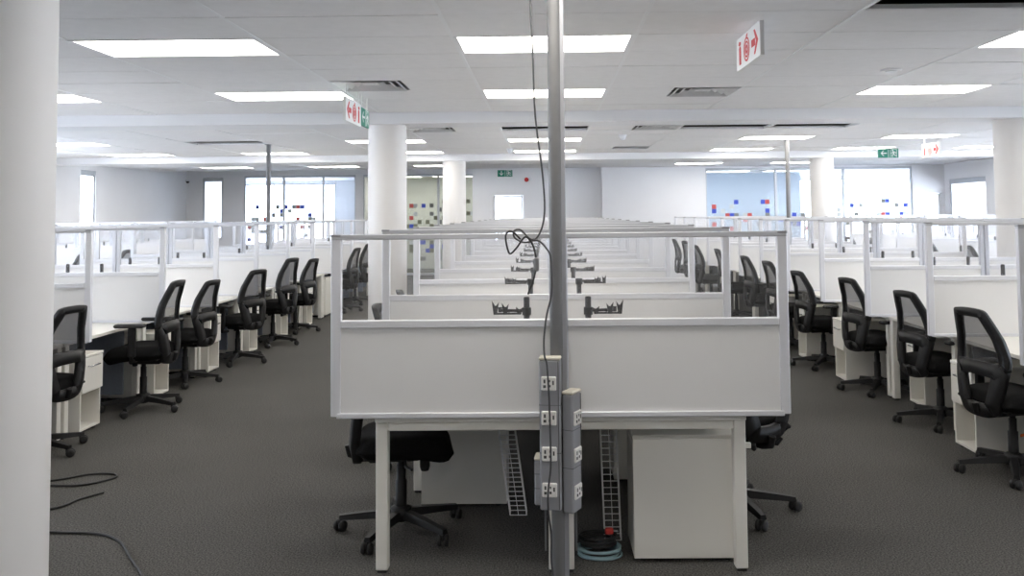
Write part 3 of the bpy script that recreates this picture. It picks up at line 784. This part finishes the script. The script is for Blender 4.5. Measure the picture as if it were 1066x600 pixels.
MB().tube(catmull([Vector(p) - Vector((0, .028, 0)) for p in loop2]), .004, 8).build('tail', 'cable_black', lp)
MB().cbox(.008, .030, -.04, -.02, -.10, -.04, .005).build('plug', 'pole_metal', lp)
# the two thinner poles standing in the side rows
for (x, y, lb) in ((XL, Y0 + BAY*7 - .12, 'thin grey power pole rising from the left row to the ceiling'), (XR, Y0 + BAY*7 - .12, 'thin grey power pole rising from the right row to the ceiling')):
    t = empty('power_pole', (x, y, 0)); tag(t, lb, 'power pole')
    MB().lathe([(.030, DH+.012), (.030, CZ+.02)], 18, (0, 0, 0)).build('pole', 'pole_metal', t)
    MB().lathe([(.055, DH+.001), (.055, DH+.012)], 18).build('base_plate', 'pole_metal', t)
    MB().cbox(.024, .040, -.012, .012, DH+.012, CZ+.01, .003).build('cable_channel', 'box_grey', t)
    MB().lathe([(.034, CZ-.012), (.06, CZ-.006), (.06, CZ-.001)], 18).build('ceiling_flange', 'pole_metal', t)

# ------------------------------------------------------------------ wire cable baskets under the near desks, coils, floor cables
def basket(name, A, B, wd, label, n, back=.05):
    """wire ladder basket from A (top) to B (bottom), width along x"""
    A, B = Vector(A), Vector(B); t = empty(name, A); tag(t, label, 'cable basket', 'hanging wire cable baskets'); D = B-A
    for sx in (0, 1):
        for dy in (0, back):
            MB().tube([Vector((sx*wd, dy, 0)), D + Vector((sx*wd, dy, 0))], .0034, 6).build('rail', 'wire_white', t)
    for sx in (.5,): MB().tube([Vector((sx*wd, 0, 0)), D + Vector((sx*wd, 0, 0))], .002, 6).build('rail', 'wire_white', t)
    me = MB().tube([(0, back, 0), (0, 0, 0), (wd, 0, 0), (wd, back, 0)], .0024, 5).mesh('rung', 'wire_white')
    for i in range(n):
        r = link('rung', me, t); r.location = D*(i/(n-1))
basket('wire_basket', (-.255, 4.33, .640), (-.190, 4.33, .155), .082, 'white wire cable basket hanging left of the power pole under the desk', 22)
basket('wire_basket', (.262, 4.33, .640), (.280, 4.33, .030), .080, 'long white wire cable basket hanging right of the power pole under the desk', 20)
def coil(name, c, r, rt, turns, m_, label, hgt, ecc=.8):
    P = []; 
    for i in range(turns*24+1):
        a = 2*PI*i/24; rr_ = r*(1+.07*math.sin(a*.37+turns)+.05*math.sin(a*1.13)); f = i/(turns*24)
        P.append((c[0]+rr_*math.cos(a), c[1]+ecc*rr_*math.sin(a), c[2]+rt+hgt*(.5+.5*math.sin(f*PI*3.3))))
    o = MB().tube(P, rt, 6).build(name, m_); tag(o, label, 'cable coil'); return o
coil('cable_coil', (.245, 4.225, 0), .098, .0055, 7, 'cable_teal', 'pale blue network cable coil on the floor right of the power pole', .035)
coil('cable_coil', (.235, 4.235, .05), .085, .006, 6, 'cable_black', 'black power cable coil lying on the pale blue coil', .035)
pg = empty('power_plug', (.30, 4.20, .118)); tag(pg, 'red power plug lying on the black cable coil', 'plug')
MB().cbox(-.028, .012, -.015, .015, -.010, .018, .006).build('plug_body', 'plug_red', pg)
for q in (-.007, .007): MB().tube([(.012, q, .004), (.034, q, .002)], .003, 6).build('prong', 'chrome', pg)
fl = [[(-3.45, 5.30, .008), (-3.1, 5.42, .008), (-2.95, 5.54, .008), (-2.80, 5.55, .008), (-2.74, 5.47, .008), (-2.86, 5.33, .008), (-3.06, 5.32, .008), (-3.45, 5.38, .008)],
      [(-3.1, 4.72, .008), (-2.8, 4.91, .008), (-2.74, 5.06, .008), (-2.66, 5.18, .008)],
      [(-3.0, 4.60, .008), (-2.59, 4.54, .008), (-2.33, 4.51, .008), (-2.17, 4.40, .008), (-2.02, 4.20, .008), (-1.86, 3.98, .008), (-1.82, 3.80, .008)]]
for P, lb in zip(fl, ('looped black cable on the carpet beside the near column, farthest', 'short black cable on the carpet between the loop and long cable', 'long black cable curving over the carpet at lower left')):
    tag(MB().tube(catmull(P, 8), .0065, 6).build('floor_cable', 'cable_black'), lb, 'cable', 'cables on the carpet')

# white cabinet at the end of the left aisle
cb = empty('storage_cabinet', (-4.0, 13.99, 0)); tag(cb, 'low white storage cabinet behind the left aisle chairs', 'cabinet')
MB().cbox(0, .40, .018, .42, .03, .61, .004).build('body', 'laminate', cb); MB().cbox(-.004, .404, 0, .424, .61, .63, .003).build('top', 'laminate', cb)
for x in (.004, .203): 
    d = MB().cbox(x, x+.193, 0, .0175, .05, .605, .003).build('door', 'laminate', cb); MB().cbox(x+.16 if x < .1 else x+.02, x+.17 if x < .1 else x+.03, -.012, 0, .5, .6, .002).build('handle', 'chrome', d)
MB().box(.01, .39, .03, .41, 0, .03).build('plinth', 'black_plastic', cb)
t = empty('desk_phone', (-3.72, 14.12, DH+.0005)); tag(t, 'small black desk phone on the left row desk above the low cabinet', 'phone')
MB().cbox(-.08, .08, -.07, .07, 0, .03, .008).build('phone_body', 'black_plastic', t); MB().cbox(-.075, -.025, -.08, .08, .031, .055, .008).build('handset', 'black_plastic', t)

# ------------------------------------------------------------------ signs
def circ(r, n=20, sx=1): return [(r*sx*math.cos(2*PI*i/n), r*math.sin(2*PI*i/n)) for i in range(n)]
def ring(mb, cx, cz, ro, ri, O, U, W, T, mi, n=22):
    for i in range(n):
        a, b = 2*PI*i/n, 2*PI*(i+1)/n
        mb.prism([(cx+ro*math.cos(a), cz+ro*math.sin(a)), (cx+ro*math.cos(b), cz+ro*math.sin(b)), (cx+ri*math.cos(b), cz+ri*math.sin(b)), (cx+ri*math.cos(a), cz+ri*math.sin(a))], O, U, W, T, mi)
def fire_sign(loc, U, N_, flip, label, hang):
    """0.62 x 0.21 board; U runs along the face from the reader's left, N_ is the face normal"""
    t = empty('fire_equipment_sign', loc); tag(t, label, 'sign', 'hanging fire equipment signs')
    U, N_ = Vector(U), Vector(N_); W = Vector((0, 0, 1)); L, H = .62, .21
    b = MB().prism([(0, 0), (L, 0), (L, H), (0, H)], -N_*.012, U, W, N_*.024).build('board', 'sign_white', t); fixn(b.data)
    O = N_*.0122; T = N_*.0015
    def sx(p): return [(L-x, z) for x, z in p] if flip else p
    m = MB()
    m.prism(sx([(.075, .03), (.125, .03), (.125, .135), (.115, .15), (.085, .15), (.075, .135)]), O, U, W, T)
    m.prism(sx([(.085, .155), (.115, .155), (.13, .175), (.08, .185), (.06, .165), (.07, .16)]), O, U, W, T)
    fixn(m.build('extinguisher_symbol', 'sign_red', t).data)
    m = MB(); cx = L-.28 if flip else .28
    for ro, ri in ((.078, .066), (.054, .042), (.030, .012)): ring(m, cx, .10, ro, ri, O, U, W, T, 0)
    m.prism([(cx-.01, .178), (cx+.02, .178), (cx+.035, .198), (cx+.0, .192)], O, U, W, T)
    fixn(m.build('hose_reel_symbol', 'sign_red', t).data)
    m = MB(); m.prism(sx([(.41, .082), (.50, .082), (.50, .128), (.41, .128)]), O, U, W, T); m.prism(sx([(.47, .03), (.50, .03), (.575, .105), (.50, .18), (.47, .18), (.525, .105)]), O, U, W, T)
    fixn(m.build('arrow_symbol', 'sign_red', t).data)
    for u in (.08, L-.08): MB().tube([U*u + W*H, U*u + W*(H+hang)], .004, 6).build('hanger', 'sign_white', t)
fire_sign((1.30, 5.68, 2.585), (0, -1, 0), (-1, 0, 0), False, 'red and white fire equipment sign hanging at top right near the pole', .03)
fire_sign((-1.75, 7.42, 2.485), (0, 1, 0), (1, 0, 0), True, 'red and white fire equipment sign hanging at left before the column', .12)
fire_sign((5.94, 13.48, 2.475), (0, -1, 0), (-1, 0, 0), False, 'small red and white fire equipment sign far right beside the exit sign', .13)
def man(m, ox, oz, s, O, U, W, T, mi, f=1):
    def P(p): m.prism([(ox+f*x*s, oz+z*s) for x, z in p], O, U, W, T, mi)
    P([(x*.085+.08, z*.085+.80) for x, z in circ(1, 12)])
    P([(-.10, .68), (.08, .70), (.10, .62), (.02, .38), (-.10, .38)])
    P([(.06, .68), (.20, .50), (.32, .52), (.32, .46), (.17, .43), (.04, .60)])
    P([(-.10, .68), (-.24, .60), (-.30, .44), (-.24, .42), (-.18, .54), (-.06, .60)])
    P([(.02, .42), (.18, .26), (.14, .04), (.06, .04), (.09, .24), (-.06, .36)])
    P([(-.10, .40), (-.02, .38), (-.12, .20), (-.36, .16), (-.36, .24), (-.17, .26)])
def exit_sign(loc, U, N_, L, H, label, arrow, hang=0.0, flip=False):
    t = empty('exit_sign', loc); tag(t, label, 'sign', 'green emergency exit signs')
    U, N_ = Vector(U), Vector(N_); W = Vector((0, 0, 1))
    b = MB().prism([(0, 0), (L, 0), (L, H), (0, H)], -N_*.01, U, W, N_*.02).build('board', 'sign_green', t); fixn(b.data)
    O = N_*.0102; T = N_*.0015; m = MB(); c = L*.26; h = H/2
    if arrow == 'left':
        m.prism([(c-.30*H, h), (c-.02*H, h+.30*H), (c+.08*H, h+.30*H), (c-.13*H, h+.06*H), (c+.36*H, h+.06*H), (c+.36*H, h-.06*H), (c-.13*H, h-.06*H), (c+.08*H, h-.30*H), (c-.02*H, h-.30*H)], O, U, W, T)
    else:
        m.prism([(c, h-.32*H), (c-.32*H, h), (c-.32*H, h+.10*H), (c-.06*H, h-.12*H), (c-.06*H, h+.36*H), (c+.06*H, h+.36*H), (c+.06*H, h-.12*H), (c+.32*H, h+.10*H), (c+.32*H, h)], O, U, W, T)
    fixn(m.build('arrow_symbol', 'sign_white', t).data)
    m = MB(); m.prism([(L*.505-.004, .02*H), (L*.505+.004, .02*H), (L*.505+.004, .98*H), (L*.505-.004, .98*H)], O, U, W, T); m.build('divider', 'sign_white', t)
    m = MB(); man(m, L*.75, .03*H, H*.98, O, U, W, T, 0, -1)
    for q in ((.60, .05, .62, .95), (.90, .05, .92, .95), (.60, .91, .92, .96)): m.prism([(L*q[0], H*q[1]), (L*q[2], H*q[1]), (L*q[2], H*q[3]), (L*q[0], H*q[3])], O, U, W, T)
    fixn(m.build('running_figure', 'sign_white', t).data)
    if hang:
        for u in (.06, L-.06): MB().tube([U*u + W*H, U*u + W*(H+hang)], .004, 6).build('hanger', 'sign_white', t)
exit_sign((5.95, 15.3, 2.595), (1, 0, 0), (0, -1, 0), .36, .165, 'green exit sign with left arrow hanging far right', 'left', .05)
exit_sign((-1.22, 21.88, 2.61), (1, 0, 0), (0, -1, 0), .38, .17, 'green exit sign with down arrow above the bright doorway', 'down')
exit_sign((-1.75, 8.06, 2.51), (0, 1, 0), (1, 0, 0), .36, .17, 'green exit sign beside the left hanging fire sign, at the column top', 'left', .13)
# small fittings
o = MB().lathe([(.055, 0), (.055, -.02), (.02, -.035)], 18, (-.48, 21.90, 2.53), axis='y').build('alarm_bell', 'sign_red'); tag(o, 'round red alarm bell on the wall right of the exit sign', 'alarm bell')
for (x, y, lb) in ((1.15, 12.6, 'white dome detector on the ceiling right of centre behind first bulkhead'), (-.62, 15.1, 'white hanging sensor on the ceiling left of the centre lights'), (2.85, 7.0, 'flat round smoke detector on the ceiling right of the fire sign')):
    t = empty('smoke_detector', (x, y, CZ)); tag(t, lb, 'detector')
    if y < 10:
        MB().lathe([(.085, -.003), (.085, -.010), (.07, -.014)], 24).build('mount', 'tile_board', t); MB().lathe([(.05, -.014), (.045, -.022)], 20).build('dome', 'vent_metal', t); continue
    MB().lathe([(.06, -.003), (.06, -.02), (.05, -.03)], 20).build('mount', 'frame_white', t)
    MB().lathe([(.045, -.03), (.045, -.06), (.02, -.085)], 20).build('dome', 'frame_white', t)
t = empty('security_camera', (-9.83, 23.40, 2.62)); tag(t, 'small black dome camera high in the far left corner', 'camera')
MB().lathe([(.06, .05), (.06, .01)], 16).build('mount', 'frame_white', t); MB().lathe([(.045, .01), (.04, -.02), (.015, -.04)], 16).build('dome', 'black_plastic', t)

# ------------------------------------------------------------------ glazed walls with coloured squares
def glass_wall(name, y, xs, z1, gm, label, dots, thick=.012, frame='mullion'):
    t = empty(name, ((xs[0]+xs[-1])/2, y, 0)); tag(t, label, 'glass wall'); cx = (xs[0]+xs[-1])/2
    for x in xs: MB().cbox(x-cx-.03, x-cx+.03, -.035, .035, .06, z1-.06, .003).build('mullion', frame, t)
    MB().cbox(xs[0]-cx-.03, xs[-1]-cx+.03, -.035, .035, 0, .06, .003).build('bottom_track', frame, t)
    MB().cbox(xs[0]-cx-.03, xs[-1]-cx+.03, -.035, .035, z1-.06, z1, .003).build('top_track', frame, t)
    for i, (a, b) in enumerate(zip(xs, xs[1:])):
        p = MB().box(a-cx+.03, b-cx-.03, -thick/2, thick/2, .06, z1-.06).build('pane', gm, t)
        q = [d for d in dots if a+.03 < d[0] < b-.03]
        if q:
            m = MB(); s = .11
            for (x, z, ci) in q: m.box(max(a+.031, x-s/2)-cx, min(b-.031, x+s/2)-cx, -thick/2-.003, -thick/2-.0005, z-s/2, z+s/2, ci)
            o = m.build('square_films', ['film_blue', 'film_red', 'film_grey', 'film_olive', 'film_pale'], p); o['kind'] = 'stuff'
def scatter(x0, x1, wts, n, za=.75, zb=1.98, seed=1, given=()):
    rd = random.Random(seed); out = [(x, z, c) for x, z, c in given]; used = set(); g = .112
    for (x, z, c) in out: used.add((round(x/g), round(z/g)))
    tries = 0
    while len(out) < n + len(given) and tries < 4000:
        tries += 1; i = rd.randint(math.ceil((x0+.1)/g), math.floor((x1-.1)/g)); j = rd.randint(math.ceil(za/g), math.floor(zb/g))
        if (i, j) in used: continue
        used.add((i, j)); out.append((i*g, j*g, rd.choices(range(5), wts)[0]))
    return out
glass_wall('glass_wall', YG+.06, [-8.31, -7.22, -6.13, -5.23], 2.77, 'wall_glass', 'glazed meeting room wall far left with blue and red squares', scatter(-8.3, -6.2, (4, 2, 3, 1, 4), 34, .8, 1.95, 3))
glass_wall('glass_wall', YG+.06, [-5.02, -3.95, -2.95, -1.87], 2.77, 'green_glass', 'dim greenish glazed wall behind the left columns with small squares', scatter(-5.0, -1.9, (3, 1, 4, 5, 4), 120, .35, 2.05, 5))
glass_wall('glass_wall', YW+.06, [4.05, 5.82, 7.53, 9.24], 2.77, 'wall_glass', 'long glazed wall at far right with blue and red squares', scatter(4.06, 9.2, (5, 3, 4, 1, 5), 90, .75, 2.0, 11))
